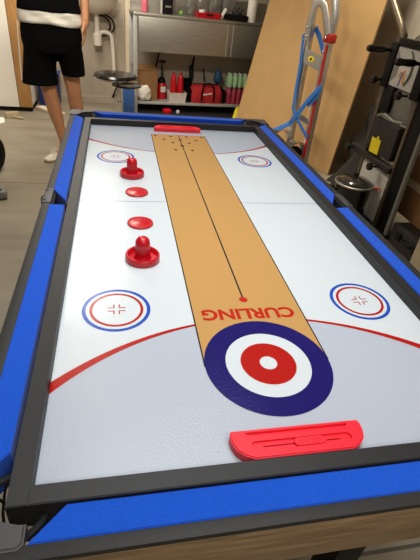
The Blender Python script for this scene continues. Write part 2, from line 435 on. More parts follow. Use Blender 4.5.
for sx in (-1, 1):
    for sy in (-1, 1):
        cx, cy = sx*.2877, sy*.4853
        p.quadflat(circle(cx, cy, .0723), circle(cx, cy, .0645), L2, M['blue_ink'])
        p.quadflat(circle(cx, cy, .0570), circle(cx, cy, .0508), L2, M['red_ink'])
        for ux in (-1, 1):
            for uy in (-1, 1):
                rc = lambda a, b2, c2, d: p.flat([(cx+ux*a, cy+uy*b2), (cx+ux*c2, cy+uy*b2), (cx+ux*c2, cy+uy*d), (cx+ux*a, cy+uy*d)][::ux*uy], L2, M['red_ink'])
                rc(.0042, .0042, .019, .0068); rc(.0042, .0068, .0068, .017)
# lettering, read from the far end
V, FC = text_mesh('CURLING', .05, .0017)
xs = [v.x for v in V]; ys = [v.y for v in V]
kx = .212/(max(xs)-min(xs)); ky = .037/(max(ys)-min(ys)); mx_, my_ = (max(xs)+min(xs))/2, (max(ys)+min(ys))/2
n0 = len(p.bm.faces)
vv = [p.bm.verts.new((-(v.x-mx_)*kx, -.518-(v.y-my_)*ky, L5)) for v in V]
for f in FC:
    try: p.bm.faces.new([vv[i] for i in f])
    except ValueError: pass
p._faces(n0, M['text_ink'])
bmesh.ops.translate(p.bm, verts=p.bm.verts, vec=(0, 0, ZP))
def mesh_noflip(mb, name, parent):
    for f in mb.bm.faces:
        f.normal_update()
        if len({round(v.co.z, 6) for v in f.verts}) == 1 and f.calc_center_median().z > ZP-.0001 and f.normal.z < 0: f.normal_flip()
    me = bpy.data.meshes.new(name); bmesh.ops.transform(mb.bm, matrix=WORLD[parent].inverted(), verts=mb.bm.verts)
    mb.bm.to_mesh(me); mb.bm.free()
    for m in mb.mats: me.materials.append(m)
    o = bpy.data.objects.new(name, me); COL.objects.link(o); o.parent = parent; WORLD[o] = WORLD[parent]; return o
mesh_noflip(p, 'playing_panel', B)

# ------------------------------------------------------------------ red goals
def boolcut(o, cutters, X):
    objs = []
    for cmb in cutters:
        me = cmb.mesh('cut', smooth=False); co = bpy.data.objects.new('cut', me); COL.objects.link(co); objs.append(co); co.matrix_world = X
        md = o.modifiers.new('cut', 'BOOLEAN'); md.operation = 'DIFFERENCE'; md.object = co; md.solver = 'EXACT'
    dg = bpy.context.evaluated_depsgraph_get(); dg.update()
    me = bpy.data.meshes.new_from_object(o.evaluated_get(dg)); o.modifiers.clear(); o.data = me
    me.polygons.foreach_set('use_smooth', [True]*len(me.polygons)); me.set_sharp_from_angle(angle=math.radians(30))
    for co in objs: bpy.data.objects.remove(co)
def stadium(cx, cy, w, h, n=10):
    r = h/2
    return [(cx+w/2-r+r*math.cos(a), cy+r*math.sin(a)) for a in [(-PI/2)+PI*i/n for i in range(n+1)]] + \
           [(cx-w/2+r+r*math.cos(a), cy+r*math.sin(a)) for a in [(PI/2)+PI*i/n for i in range(n+1)]]
def goal(loc, rz, label, slide):
    g = thing('goal_block', label, 'goal', loc, rz, 'red goals')
    W_ = WORLD[g]
    H = .018
    half = [(.109, .026), (.112, .018), (.111, .006), (.106, -.008), (.095, -.018), (.080, -.025)]
    poly = [(x, y) for x, y in half[::-1]] + [(-x, y) for x, y in half]
    b = MB().prism(poly, .0014, H)
    es = [e for e in b.bm.edges if all(v.co.z > H-.001 for v in e.verts)]
    bmesh.ops.bevel(b.bm, geom=es, offset=.002, segments=3, affect='EDGES')
    body = b.build('body', M['goal_red'], g, F=W_)
    boolcut(body, [MB().prism([(-.088, .0205), (.088, .0205), (.080, .0125), (-.080, .0125)], H-.005, H+.01),
                   MB().prism(stadium(.002, -.004, .168, .0165), H-.004, H+.01),
                   MB().prism(stadium(.002, -.004, .130, .0022), H-.010, H+.01)], W_)
    MB().box((.002, -.004, H-.0085), (.128, .002, .001)).build('slot', M['slot'], g, F=W_)
    s = MB().prism(stadium(slide, -.004, .052, .014), H-.004, H+.0005)
    for k in range(9): s.box((slide-.018+k*.0045, -.004, H+.0008), (.0014, .010, .0014))
    s.build('slider', M['goal_red'], g, F=W_)
    return g
goal((-.004, -.852, ZP), 0, 'bright red sliding goal block at the near end of the board below the target', .014)
goal((.003, .880, ZP), PI, 'red goal block at the far end of the board past the pin dots', 0)

# ------------------------------------------------------------------ pushers and pucks
ph = thing('hockey_pusher', 'near red hockey pusher with domed handle beside the curling lane', 'pusher', (-.222, -.285, ZP), 0, 'red hockey pushers')
Tm = Matrix.Translation((-.222, -.285, ZP))
MB().lathe([(0, .0005), (.041, .0005), (.0432, .003), (.0432, .016), (.0415, .0185), (.0385, .0185), (.0365, .016), (.034, .0075), (.0165, .0065), (0, .0065)], 48, Tm).build('base', M['red'], ph)
MB().lathe([(.0235, .006), (.0205, .010), (.0188, .018), (.0185, .036), (.0188, .046), (.0172, .056), (.0128, .0625), (.0065, .0655), (0, .0662)], 32, Tm).build('knob', M['red'], ph)
dup(ph, (-.230, .287, ZP), .7, 'far red hockey pusher with domed handle on the ring nearest the person')
pm = MB().lathe([(0, .0005), (.036, .0005), (.0375, .002), (.0375, .0045), (.036, .006), (.033, .006), (.0315, .0042), (.019, .0042), (.017, .0050), (0, .0050)], 48)
pu = pm.build('puck', M['red']); pu.location = (-.2185, -.088, ZP); tag(pu, 'flat red puck just below the centre line, close to the near pusher', 'puck', 'red pucks')
dup(pu, (-.2195, .134, ZP), .4, 'flat red puck just beyond the centre line, close to the far pusher')

# ------------------------------------------------------------------ person
per = thing('person', 'person in black shorts, black top and white undershirt standing beyond the left corner', 'person', (-.77, 2.78, 0))
def skin_body():
    # joints: name -> (pos, radius)
    J = {'pelvis': ((-.77, 2.80, .98), (.150, .105)), 'waist': ((-.77, 2.80, 1.14), (.140, .10)), 'chest': ((-.77, 2.80, 1.38), (.160, .115)),
         'upper': ((-.77, 2.80, 1.54), (.12, .085)), 'neck': ((-.77, 2.79, 1.63), (.055, .055)), 'skull': ((-.77, 2.775, 1.70), (.06, .06)),
         'hipL': ((-.862, 2.80, .92), (.095, .095)), 'midL': ((-.845, 2.785, .74), (.080, .082)), 'kneeL': ((-.826, 2.765, .555), (.064, .066)), 'calfL': ((-.806, 2.795, .42), (.064, .068)),
         'shinL': ((-.775, 2.815, .24), (.044, .046)), 'ankL': ((-.752, 2.815, .10), (.034, .038)), 'toeL': ((-.83, 2.72, .05), (.034, .028)),
         'hipR': ((-.675, 2.82, .92), (.095, .095)), 'midR': ((-.655, 2.83, .76), (.080, .082)), 'kneeR': ((-.638, 2.83, .57), (.064, .066)), 'calfR': ((-.63, 2.87, .43), (.063, .068)),
         'shinR': ((-.615, 2.90, .24), (.040, .042)), 'ankR': ((-.610, 2.90, .10), (.034, .038)), 'toeR': ((-.60, 2.79, .05), (.034, .028)),
         'shL': ((-.955, 2.80, 1.53), (.062, .062)), 'elL': ((-1.0, 2.80, 1.285), (.043, .043)), 'wrL': ((-.90, 2.60, 1.41), (.028, .026)), 'paL': ((-.875, 2.55, 1.45), (.024, .034)),
         'shR': ((-.585, 2.80, 1.53), (.062, .062)), 'elR': ((-.505, 2.84, 1.30), (.048, .046)), 'wrR': ((-.505, 2.77, 1.10), (.032, .030)), 'paR': ((-.515, 2.755, 1.04), (.024, .042))}
    E = [('pelvis', 'waist'), ('waist', 'chest'), ('chest', 'upper'), ('upper', 'neck'), ('neck', 'skull')]
    for s in 'LR':
        E += [('pelvis', 'hip'+s), ('hip'+s, 'mid'+s), ('mid'+s, 'knee'+s), ('knee'+s, 'calf'+s), ('calf'+s, 'shin'+s), ('shin'+s, 'ank'+s), ('ank'+s, 'toe'+s),
              ('upper', 'sh'+s), ('sh'+s, 'el'+s), ('el'+s, 'wr'+s), ('wr'+s, 'pa'+s)]
    names = list(J); me = bpy.data.meshes.new('body')
    O = Vector((-.77, 2.78, 0))
    me.from_pydata([Vector(J[n][0])-O for n in names], [(names.index(a), names.index(b2)) for a, b2 in E], [])
    me.materials.append(M['skin'])
    o = bpy.data.objects.new('body', me); COL.objects.link(o)
    md = o.modifiers.new('s', 'SKIN'); md.use_smooth_shade = True
    for i, n in enumerate(names):
        me.skin_vertices[0].data[i].radius = J[n][1]
        me.skin_vertices[0].data[i].use_root = (n == 'pelvis')
    bake(o, ('SUBSURF', dict(levels=1, render_levels=1)))
    # head, hands and the fingers are merged into the same surface
    b = MB(); b.bm.from_mesh(o.data)
    hc = Vector((-.77, 2.77, 1.80)) - O
    b.ball(hc+Vector((0, .012, .015)), (.077, .098, .105)); b.ball(hc+Vector((0, -.018, -.055)), (.058, .072, .068))
    b.ball(hc+Vector((0, -.100, -.018)), (.011, .014, .024)); b.ball(hc+Vector((0, -.084, -.062)), (.022, .009, .008))
    for s in (-1, 1):
        b.ball(hc+Vector((s*.080, .005, -.012)), (.012, .022, .032)); b.ball(hc+Vector((s*.032, -.080, .008)), (.016, .012, .010))
    for s, pa in ((1, (-.517, 2.75, 1.04)),):
        c = Vector(pa)-O
        for k, (dy, ln) in enumerate(((-.030, .062), (-.010, .072), (.010, .068), (.028, .054))):
            f = c + Vector((0, dy, -.035))
            b.tube([f, f+Vector((-s*.004, dy*.1, -ln*.5)), f+Vector((-s*.016, dy*.1, -ln*.9)), f+Vector((-s*.026, dy*.1, -ln*1.12))], [.0095, .009, .008, .0055], 8)
        f = c + Vector((0, -.032, .02))
        b.tube([f, f+Vector((-s*.008, -.022, -.03)), f+Vector((-s*.014, -.026, -.062))], [.012, .010, .007], 8)
        b.ball(c+Vector((0, 0, -.005)), (.017, .042, .048))
    c = Vector((-.868, 2.535, 1.462))-O; dv = Vector((.45, -.62, .64)).normalized(); sv = Vector((.75, .66, .1)).normalized(); cv = Vector((.3, .3, .9)).normalized()
    for k, (q, ln) in enumerate(((-.030, .060), (-.010, .072), (.010, .068), (.028, .054))):
        f = c + sv*q + dv*.03
        b.tube([f, f+dv*ln*.5, f+dv*ln*.85+cv*.012, f+dv*ln+cv*.028], [.0095, .009, .008, .0055], 8)
    f = c - sv*.034 - dv*.01
    b.tube([f, f+dv*.03-sv*.02+cv*.015, f+dv*.055-sv*.018+cv*.03], [.012, .010, .007], 8)
    b.ball(c, (.036, .036, .026))
    bmesh.ops.recalc_face_normals(b.bm, faces=b.bm.faces)
    b.bm.to_mesh(o.data); b.bm.free()
    bake(o, ('REMESH', dict(mode='VOXEL', voxel_size=.007)), ('SMOOTH', dict(factor=.5, iterations=3)))
    o.parent = per; WORLD[o] = WORLD[per]; return o
body = skin_body()
def blob(name, rings_list, m, vox=.009, it=4, extra=None, disp=0):
    b = MB()
    for r in rings_list: b.loft(r)
    if extra: extra(b)
    o = b.build(name, m, per)
    mods = [('REMESH', dict(mode='VOXEL', voxel_size=vox)), ('SMOOTH', dict(factor=.5, iterations=it))]
    return bake(o, *mods)
# shorts
pel = [ell((-.77, 2.80, z), a, b_, 32) for z, a, b_ in ((.86, .215, .150), (.94, .232, .152), (1.02, .228, .142), (1.10, .214, .132))]
lg1 = [ell((x, y, z), a, b_, 28) for x, y, z, a, b_ in ((-.890, 2.775, .620, .142, .122), (-.887, 2.785, .72, .130, .115), (-.874, 2.795, .84, .124, .118), (-.87, 2.80, .96, .11, .12))]
lg2 = [ell((x, y, z), a, b_, 28) for x, y, z, a, b_ in ((-.628, 2.83, .690, .094, .112), (-.634, 2.825, .76, .098, .114), (-.648, 2.81, .86, .106, .118), (-.67, 2.80, .96, .11, .12))]
shorts = blob('shorts', [pel, lg1, lg2], M['black_cloth'])
MB().tube([(-1.008, 2.775, 1.06), (-1.016, 2.775, .94), (-1.024, 2.765, .78), (-1.030, 2.765, .64)], .005, 6).build('side_stripe', M['white_cloth'], shorts)
# undershirt hem and top
blob('undershirt', [[[(x+.004*math.sin(9*x+40*z), y+.005*math.sin(31*x+60*z), zz+.014*math.sin(14*x)*(1.14-z)*8-.05*(x+.77)*(1.2-z)*3) for x, y, zz in ell((-.77, 2.80, z), a, b_, 48, tilt=t)] for z, a, b_, t in ((1.058, .234, .148, .05), (1.075, .240, .155, .05), (1.10, .233, .151, .02), (1.13, .228, .150, 0), (1.2, .2, .13, 0))]], M['white_cloth'], .006, 2)
def sleeves(b):
    for s, pts in ((-1, [(-.86, 2.80, 1.53), (-.945, 2.80, 1.525), (-.995, 2.805, 1.45), (-1.005, 2.80, 1.345)]), (1, [(-.68, 2.80, 1.53), (-.595, 2.80, 1.525), (-.550, 2.81, 1.45), (-.522, 2.825, 1.36)])):
        b.tube(pts, [.085, .092, .086, .074], 20)
blob('top', [[ell((-.77, 2.80, z), a, b_, 32) for z, a, b_ in ((1.135, .236, .156), (1.22, .222, .148), (1.36, .215, .15), (1.48, .21, .14), (1.56, .16, .11), (1.60, .075, .075))]], M['black_cloth'], .010, 3, sleeves)
# shoes
def shoe(x, y, ang, nm):
    F = Matrix.Translation((x, y, 0)) @ Matrix.Rotation(ang, 4, 'Z')
    st = [(-.075, .034, .075), (-.05, .042, .105), (.0, .043, .100), (.06, .046, .075), (.12, .050, .058), (.17, .044, .048), (.195, .022, .036)]
    rings = []
    for yy, w, h in st:
        rings.append([(w*math.cos(t)*(.9 if math.sin(t) > .3 else 1), yy, .022 + (h-.022)*max(0, math.sin(t)) + .0) for t in [2*PI*i/20 for i in range(20)]])
    b = MB().loft(rings)
    o = b.build('shoe', M['shoe'], per, F=F)
    MB().loft([[(w*1.06, yy, 0), (w*1.06, yy, .024), (-w*1.06, yy, .024), (-w*1.06, yy, 0)] for yy, w, h in [(-.08, .03, 0)] + st + [(.203, .014, 0)]]).build('sole', M['sole'], o, F=F)
    lc = MB()
    for k in range(4): lc.box((0, .045+k*.02, .092-k*.007), (.045, .006, .005), rot=Matrix.Rotation(-.35, 3, 'X'))
    lc.build('laces', M['white_cloth'], o, F=F)
shoe(-.785, 2.79, PI-.62, 'a'); shoe(-.610, 2.885, PI+.05, 'b')
hair = MB().ball((-.77, 2.795, 1.838), (.088, .104, .098), sub=4)
for v in list(hair.bm.verts):
    k_ = max(0, min(1, (1.875-v.co.z)/.03))
    if v.co.y < 2.74: v.co.y += (2.74-v.co.y)*.9*k_
    if v.co.z < 1.77: v.co.z = 1.77
hair.build('hair', M['hair'], per)
for s in (-1, 1): MB().ball((-.77+s*.032, 2.682, 1.809), (.011, .008, .007), sub=2).build('eye', M['black_gloss'], body)

# ------------------------------------------------------------------ left background
cab = thing('tall_cabinet', 'tall white cabinet with raw pine edge on a black plinth behind the person', 'cabinet', (-1.55, 4.30, 0))
A = Matrix.Translation((-1.255, 4.30, 0)) @ Matrix.Rotation(math.radians(18), 4, 'Z')
MB().box((-.13, -.002, 1.13), (.135, .03, 2.16), bevel=.002).build('edge_board', M['pine'], cab, F=Matrix.Translation((-1.18, 4.31, 0)))
MB().box((-.60, .0, 1.13), (.80, .04, 2.16), bevel=.002).build('door_panel', M['white_board'], cab, F=Matrix.Translation((-1.185, 4.31, 0)))
MB().box((-.53, .21, 1.13), (.92, .37, 2.16)).build('carcass', M['white_board'], cab, F=Matrix.Translation((-1.185, 4.31, 0)))
MB().box((-.53, .20, .024), (.925, .40, .048)).build('plinth', M['black'], cab, F=Matrix.Translation((-1.185, 4.31, 0)))
tub = thing('storage_tub', 'dark blue storage tub on the floor between the cabinet and the person', 'tub', (-1.09, 4.72, 0))
MB().loft([[(x*k, y*k, z) for x, y in ((-.12, -.1), (.12, -.1), (.12, .1), (-.12, .1))] for z, k in ((0.0, .9), (.02, .93), (.34, 1.0), (.35, 1.06), (.36, 1.06))]).build('bin', M['navy'], tub, F=WORLD[tub] @ Matrix.Diagonal((1, 1, 1.0, 1)))
MB().box((0, 0, .368), (.27, .23, .015), bevel=.004).build('lid', M['navy'], tub, F=WORLD[tub])
s = MB().box((0, 0, .03), (.14, .05, .06), rot=Matrix.Rotation(.5, 3, 'Z'), bevel=.004).box((.05, -.03, .012), (.16, .04, .022), rot=Matrix.Rotation(-.5, 3, 'Z'), bevel=.003).build('wood_offcut', M['plank'], loc=None)
s.location = (-1.42, 4.02, 0); tag(s, 'small pale wood offcuts on the floor in front of the cabinet plinth', 'offcut')
s = MB().prism([(-.35, -.14), (.05, -.22), (.16, -.05), (.12, .12), (-.3, .16)], .001, .006).build('paper_sheet', M['white_board'])
s.location = (-1.62, 3.86, 0); tag(s, 'white paper sheet lying on the concrete floor at the far left', 'sheet')

cart = thing('trolley', 'black-tyred trolley with grey foot plate at the left edge of the floor', 'trolley', (-1.28, 2.3, 0))
WF = Matrix.Translation((-1.265, 2.35, .155)) @ Matrix.Rotation(math.radians(65), 4, 'Z') @ Matrix.Rotation(PI/2, 4, 'X')
MB().lathe([(.085, -.03), (.135, -.035), (.152, -.022), (.155, 0), (.152, .022), (.135, .035), (.085, .03), (.085, -.03)], 40, WF).build('tyre', M['black'], cart)
MB().lathe([(.0, -.028), (.03, -.03), (.05, -.018), (.086, -.02), (.086, .02), (.05, .018), (.03, .03), (0, .028)], 32, WF).build('hub', M['grey_dark'], cart)
MB().box((-1.30, 2.07, .12), (.05, .5, .05), bevel=.005).box((-1.30, 2.33, .155), (.10, .04, .04), bevel=.004).build('frame', M['grey_dark'], cart)
fp = MB().box((-1.19, 1.90, .035), (.22, .15, .055), rot=Matrix.Rotation(.25, 3, 'Z'), bevel=.018).build('foot_plate', M['grey'], cart)
MB().lathe([(0, .006), (.010, .005), (.012, 0)], 12, Matrix.Translation((-1.115, 1.885, .0625))).build('bolt', M['black'], fp)

# ------------------------------------------------------------------ sink on the rear wall
sk = thing('wash_basin', 'white wall basin with bottle trap and waste pipe behind the person', 'basin', (-.49, 4.86, 0), math.radians(5))
SB = Matrix.Translation((-.5, 4.91, .025)) @ Matrix.Rotation(math.radians(5), 4, 'Z')
def oval(w, d, z, n=32, y0=0):
    out = []
    for i in range(n):
        t = 2*PI*i/n; x = w*math.cos(t); y = -d*.5 + d*.5*math.sin(t)
        out.append((x, min(y+y0, 0.02), z))
    return out
MB().loft([oval(.08, .14, .99), oval(.16, .26, 1.02), oval(.225, .37, 1.09), oval(.25, .42, 1.19), oval(.255, .43, 1.20), oval(.235, .39, 1.20), oval(.20, .33, 1.13), oval(.05, .1, 1.06)]).build('bowl', M['ceramic'], sk, F=SB)
MB().lathe([(0, .66), (.045, .665), (.05, .69), (.05, .78), (.036, .80), (.028, .82), (.028, 1.0), (0, 1.0)], 20, Matrix.Translation((0, -.10, 0))).build('bottle_trap', M['pvc'], sk, F=SB)
MB().tube([(.03, -.10, .80), (.08, -.10, .815), (.14, -.10, .80), (.165, -.10, .77), (.17, -.10, .72), (.18, -.10, .58), (.185, -.10, .40), (.19, -.08, .2), (.19, .0, .12)], .024, 12).build('waste_pipe', M['pvc'], sk, F=SB)
h = MB()
for k, (w, z0, r) in enumerate(((.17, .84, .010), (.23, .82, .009))):
    h.tube([(.02+w*math.sin(a)*.8, -.07, .93 - .05 + .10*math.cos(a)*(1+.2*k)) for a in [PI*i/14 for i in range(15)]], r, 8)
h.build('hose', M['black'], sk, F=SB)

# ------------------------------------------------------------------ stool and blue drum
st = thing('work_stool', 'round black and chrome swivel stool in front of the basin pipe', 'stool', (-.29, 3.6, 0))
SF = WORLD[st]
MB().lathe([(0, .535), (.14, .535), (.20, .545), (.215, .56), (.217, .575), (.20, .592), (.12, .60), (0, .602)], 40).build('seat', M['black_gloss'], st, F=SF)
MB().lathe([(.214, .548), (.222, .552), (.222, .562), (.214, .566)], 40).build('rim', M['chrome'], st, F=SF)
tr = Matrix.Translation((.11, -.05, 0))
MB().lathe([(0, .485), (.11, .485), (.145, .495), (.15, .505), (.14, .510), (.12, .503), (0, .503)], 36, tr).build('tool_tray', M['black_gloss'], st, F=SF)
MB().tube([(.02, -.05, .49), (-.01, -.12, .45), (-.03, -.16, .40)], [.006, .006, .013], 10).build('lever', M['black'], st, F=SF)
MB().lathe([(0, .09), (.032, .09), (.032, .33), (.022, .335), (.022, .535), (0, .535)], 20, Matrix.Translation((.03, 0, 0))).build('gas_post', M['chrome'], st, F=SF)
for k in range(5):
    a = 2*PI*k/5+.3
    leg = MB().tube([(.03, 0, .10), (.03+.16*math.cos(a), .16*math.sin(a), .085), (.03+.27*math.cos(a), .27*math.sin(a), .07)], [.022, .018, .014], 10).build('leg', M['chrome'], st, F=SF)
    MB().lathe([(0, -.012), (.02, -.012), (.028, -.006), (.028, .006), (.02, .012), (0, .012)], 16, Matrix.Translation((.03+.27*math.cos(a), .27*math.sin(a), .029)) @ Matrix.Rotation(a, 4, 'Z') @ Matrix.Rotation(PI/2, 4, 'X')).build('caster', M['black'], leg, F=SF)
dr = thing('jerry_can', 'blue plastic canister on the floor behind the stool post', 'canister', (-.15, 4.10, 0))
MB().box((0, 0, .20), (.13, .16, .40), bevel=.022).build('can', M['blue'], dr, F=WORLD[dr])
MB().lathe([(0, .45), (.022, .45), (.024, .44), (.024, .40)], 16, Matrix.Translation((-.03, 0, 0))).build('screw_cap', M['black'], dr, F=WORLD[dr])
MB().tube([(.05, -.05, .40), (.05, -.05, .43), (.05, .05, .43), (.05, .05, .40)], .010, 8).build('handle', M['blue'], dr, F=WORLD[dr])

# ------------------------------------------------------------------ steel bench
bn = thing('steel_bench', 'stainless steel workbench with deep front apron and low shelf along the rear wall', 'workbench', tuple(F5 @ Vector((.8, .2, 0))), math.radians(5))
BL = 1.75
MB().box((BL/2-.03, .225, 1.075), (BL, .45, .03), bevel=.004).build('worktop', M['steel'], bn, F=F5)
MB().box((BL/2-.0, .012, .88), (BL-.06, .02, .355), bevel=.003).build('front_apron', M['steel'], bn, F=F5)
for x in (1.23, 1.30): MB().box((x-.13, .0005, .88), (.012, .003, .34)).build('seam', M['galv'], bn, F=F5)
for x in (-.005, BL-.055):
    for y in (.03, .42): MB().box((x, y, .53), (.05, .05, 1.06), bevel=.004).build('leg', M['galv'], bn, F=F5)
MB().box((BL/2-.03, .235, .115), (BL-.06, .36, .028), bevel=.003).build('lower_shelf', M['galv'], bn, F=F5)
MB().box((BL/2-.03, .443, 1.19), (BL, .012, .20), bevel=.002).build('splashback', M['steel'], bn, F=F5)

def put(name, mb, m, sx, sy, z, label, cat, group=None, rz=0.0):
    """a one-mesh thing whose shape is given about its own base, put at bench coordinates"""
    o = mb.build(name, m); w = F5 @ Vector((sx, sy, z)); o.location = w; o.rotation_euler = (0, 0, math.radians(5)+rz); WORLD[o] = Matrix.Translation(w)
    return tag(o, label, cat, group)
def put_thing(name, sx, sy, z, label, cat, group=None, rz=0.0):
    return thing(name, label, cat, tuple(F5 @ Vector((sx, sy, z))), math.radians(5)+rz, group)
TOPZ, SHZ = 1.0905, .1295
MB().box((BL/2-.03, .30, .05), (BL-.06, .02, .098)).build('shelf_shade', M['black'], bn, F=F5)  # black plate added in place of the dark shade beneath the low shelf
fm = MB().prism([(-.02, -.16), (1.5, -.16), (1.5, .27), (-.02, .27)], .0005, .006).build('floor_shade', M['black_soft'], F=F5, loc=tuple(F5 @ Vector((.7, .05, 0)))); tag(fm, 'black sheet standing in for the shade on the floor along the front of the steel bench', 'mat')  # black sheet stands in for the bench's shadow on the floor
# on the worktop
t = put_thing('soap_bottle', .127, .20, TOPZ, 'pink liquid bottle at the left end of the steel worktop', 'bottle')
MB().lathe([(0, 0), (.034, 0), (.037, .01), (.037, .10), (.030, .125), (.013, .14), (0, .14)], 24).build('bottle', M['pink'], t, F=WORLD[t])
MB().lathe([(.014, .138), (.014, .165), (.006, .17), (.006, .19), (0, .19)], 16).build('pump', M['white_board'], t, F=WORLD[t])
t = put_thing('appliance_box', .375, .22, TOPZ, 'dark box with a pale stand and grey front on the worktop left of centre', 'box')
MB().box((.02, 0, .15), (.11, .12, .30), bevel=.008).build('housing', M['black'], t, F=WORLD[t])
MB().box((-.055, -.02, .15), (.018, .06, .30), bevel=.003).build('stand', M['pale'], t, F=WORLD[t])
MB().box((.02, -.062, .075), (.07, .006, .02), bevel=.002).build('front_strip', M['grey'], t, F=WORLD[t])
put('green_ball', MB().crumple((0, 0, .024), (.026, .026, .024), .15, 3, 3), M['green'], .555, .18, TOPZ, 'small lime green ball on the worktop left of the red tray', 'ball')
t = put_thing('red_tray', .875, .15, TOPZ, 'red plastic tray heaped with clear packaging on the worktop', 'tray')
MB().loft([[(x*k, y*k, z) for x, y in ((-.15, -.09), (.15, -.09), (.15, .09), (-.15, .09))] for z, k in ((0, .9), (.055, 1.0), (.055, .96), (.01, .87))]).build('tray', M['red'], t, F=WORLD[t])
MB().box((0, -.092, .038), (.08, .012, .018), bevel=.004).build('latch', M['black'], t, F=WORLD[t])
for i, (x, y, z, s, sd, lb) in enumerate(((.695, .30, 0, (.062, .06, .085), 5, 'crumpled clear plastic bag left of the red tray'), (.845, .325, 0, (.066, .055, .12), 6, 'crumpled clear plastic bag behind the red tray'),
                                   (1.00, .32, 0, (.07, .06, .13), 8, 'tall crumpled clear plastic bag between the red tray and black crate'), (1.175, .335, 0, (.085, .055, .16), 9, 'large crumpled clear plastic bag behind the black crate'))):
    put('plastic_bag', MB().crumple((0, 0, s[2]*1.02), s, .38, sd), M['film'], x, y, TOPZ, lb, 'bag', 'clear bags on the worktop')
put('foam_cup', MB().lathe([(0, .0), (.03, 0), (.04, .07), (.037, .07), (.028, .01), (0, .01)], 20), M['white_board'], .79, .10, TOPZ+.012, 'white cup in the red tray', 'cup')
put('white_packet', MB().box((0, 0, .06), (.02, .06, .125), rot=Matrix.Rotation(.5, 3, 'Y'), bevel=.003), M['white_board'], 1.06, .13, TOPZ, 'white packet leaning between the red tray and black crate', 'packet')
t = put_thing('tool_crate', 1.235, .16, TOPZ, 'low black crate of small tools on the worktop', 'crate')
MB().loft([[(x*k, y*k, z) for x, y in ((-.13, -.09), (.13, -.09), (.13, .09), (-.13, .09))] for z, k in ((0, .94), (.06, 1.0), (.06, .95), (.01, .9))]).build('crate', M['black'], t, F=WORLD[t])
rt = random.Random(4); tl = MB()
for k in range(9): tl.tube([(rt.uniform(-.10, .10), rt.uniform(-.06, .06), .02), (rt.uniform(-.11, .11), rt.uniform(-.06, .06), .10+rt.uniform(-.02, .05))], .008, 8)
tl.build('tools', M['grey_dark'], t, F=WORLD[t])
put('paper_roll', MB().lathe([(.02, 0), (.055, 0), (.057, .004), (.057, .236), (.055, .24), (.02, .24), (.02, 0)], 32), M['white_board'], 1.425, .14, TOPZ, 'white paper roll standing on the worktop beside the leaning board', 'paper roll')
# on the low shelf
t = put_thing('cardboard_box', .155, .275, SHZ, 'open brown cardboard box at the left end of the low shelf', 'box')
MB().box((0, 0, .17), (.27, .26, .34), bevel=.003).build('carton', M['cardboard'], t, F=WORLD[t])
MB().box((-.02, -.02, .365), (.30, .22, .012), rot=Matrix.Rotation(.15, 3, 'X')).build('flap', M['cardboard'], t, F=WORLD[t])
put('white_bag', MB().crumple((0, 0, .10), (.085, .034, .095), .3, 21), M['white_cloth'], .115, .088, SHZ, 'crumpled white bag on the low shelf in front of the cardboard box', 'bag')
t = put_thing('sprayer', .368, .295, SHZ, 'red and white pressure sprayer with black top next to the cardboard box', 'sprayer')
MB().lathe([(0, 0), (.065, 0), (.07, .012), (.07, .15), (.055, .19), (0, .2)], 28).build('tank', M['red'], t, F=WORLD[t])
MB().box((.01, -.062, .12), (.07, .03, .07), bevel=.01).build('label_panel', M['pale'], t, F=WORLD[t])
MB().lathe([(.05, .19), (.05, .22), (.03, .25), (.012, .26), (.010, .42), (0, .42)], 20).box((0, -.02, .44), (.09, .03, .03), bevel=.006).build('pump', M['black'], t, F=WORLD[t])
t = put_thing('white_tub', .54, .15, SHZ, 'small white open tub holding red bottles on the low shelf', 'tub')
MB().loft([[(x*k, y*k, z) for x, y in ((-.115, -.085), (.115, -.085), (.115, .085), (-.115, .085))] for z, k in ((0, .9), (.11, 1.0), (.11, 1.04), (.118, 1.04), (.118, .97), (.012, .88))]).build('tub', M['tray'], t, F=WORLD[t])
for x, lb in ((.495, 'left red bottle standing in the white tub'), (.585, 'right red bottle standing in the white tub')):
    t = put_thing('red_bottle', x, .15, SHZ+.0125, lb, 'bottle', 'red bottles in the white tub')
    MB().lathe([(0, 0), (.038, 0), (.041, .01), (.041, .17), (.036, .22), (.034, .27), (.022, .30), (0, .30)], 24).build('bottle', M['red'], t, F=WORLD[t])
    MB().lathe([(.017, .298), (.017, .33), (0, .333)], 16).build('cap', M['red'], t, F=WORLD[t])
    MB().lathe([(.0385, .10), (.0385, .17)], 24).build('paper_label', M['pale'], t, F=WORLD[t])
# red tool bag with pale script
t = put_thing('tool_bag', .937, .19, SHZ, 'red and black canvas tool bag with pale lettering on the low shelf', 'bag')
def rr(w, d, z, n=28, e=.45):
    out = []
    for i in range(n):
        a = 2*PI*i/n; cx, sy = math.cos(a), math.sin(a)
        out.append((math.copysign(abs(cx)**e, cx)*w, math.copysign(abs(sy)**e, sy)*d, z))
    return out
MB().loft([rr(.21, .095, 0), rr(.225, .105, .02), rr(.222, .105, .12), rr(.19, .075, .19), rr(.17, .03, .215)]).build('bag', M['red_cloth'], t, F=WORLD[t])
blk = MB()
for x in (-.232, .232): blk.box((x, 0, .085), (.045, .19, .17), bevel=.02)
blk.box((0, 0, .213), (.34, .03, .018), bevel=.006)
blk.build('black_trim', M['black_cloth'], t, F=WORLD[t])
MB().tube([(-.075, -.115, .03), (-.075, -.115, .13), (-.05, -.085, .225), (.02, -.08, .24), (.075, -.09, .225), (.09, -.115, .13), (.09, -.115, .03)], .011, 8).build('carry_strap', M['black_cloth'], t, F=WORLD[t])
sc = MB()
pts = [(-.055+.0065*i, -.1085, .105+.012*math.sin(i*1.9)+.001*i) for i in range(19)]
sc.tube(pts, .005, 6).build('lettering', M['white_cloth'], t, F=WORLD[t])
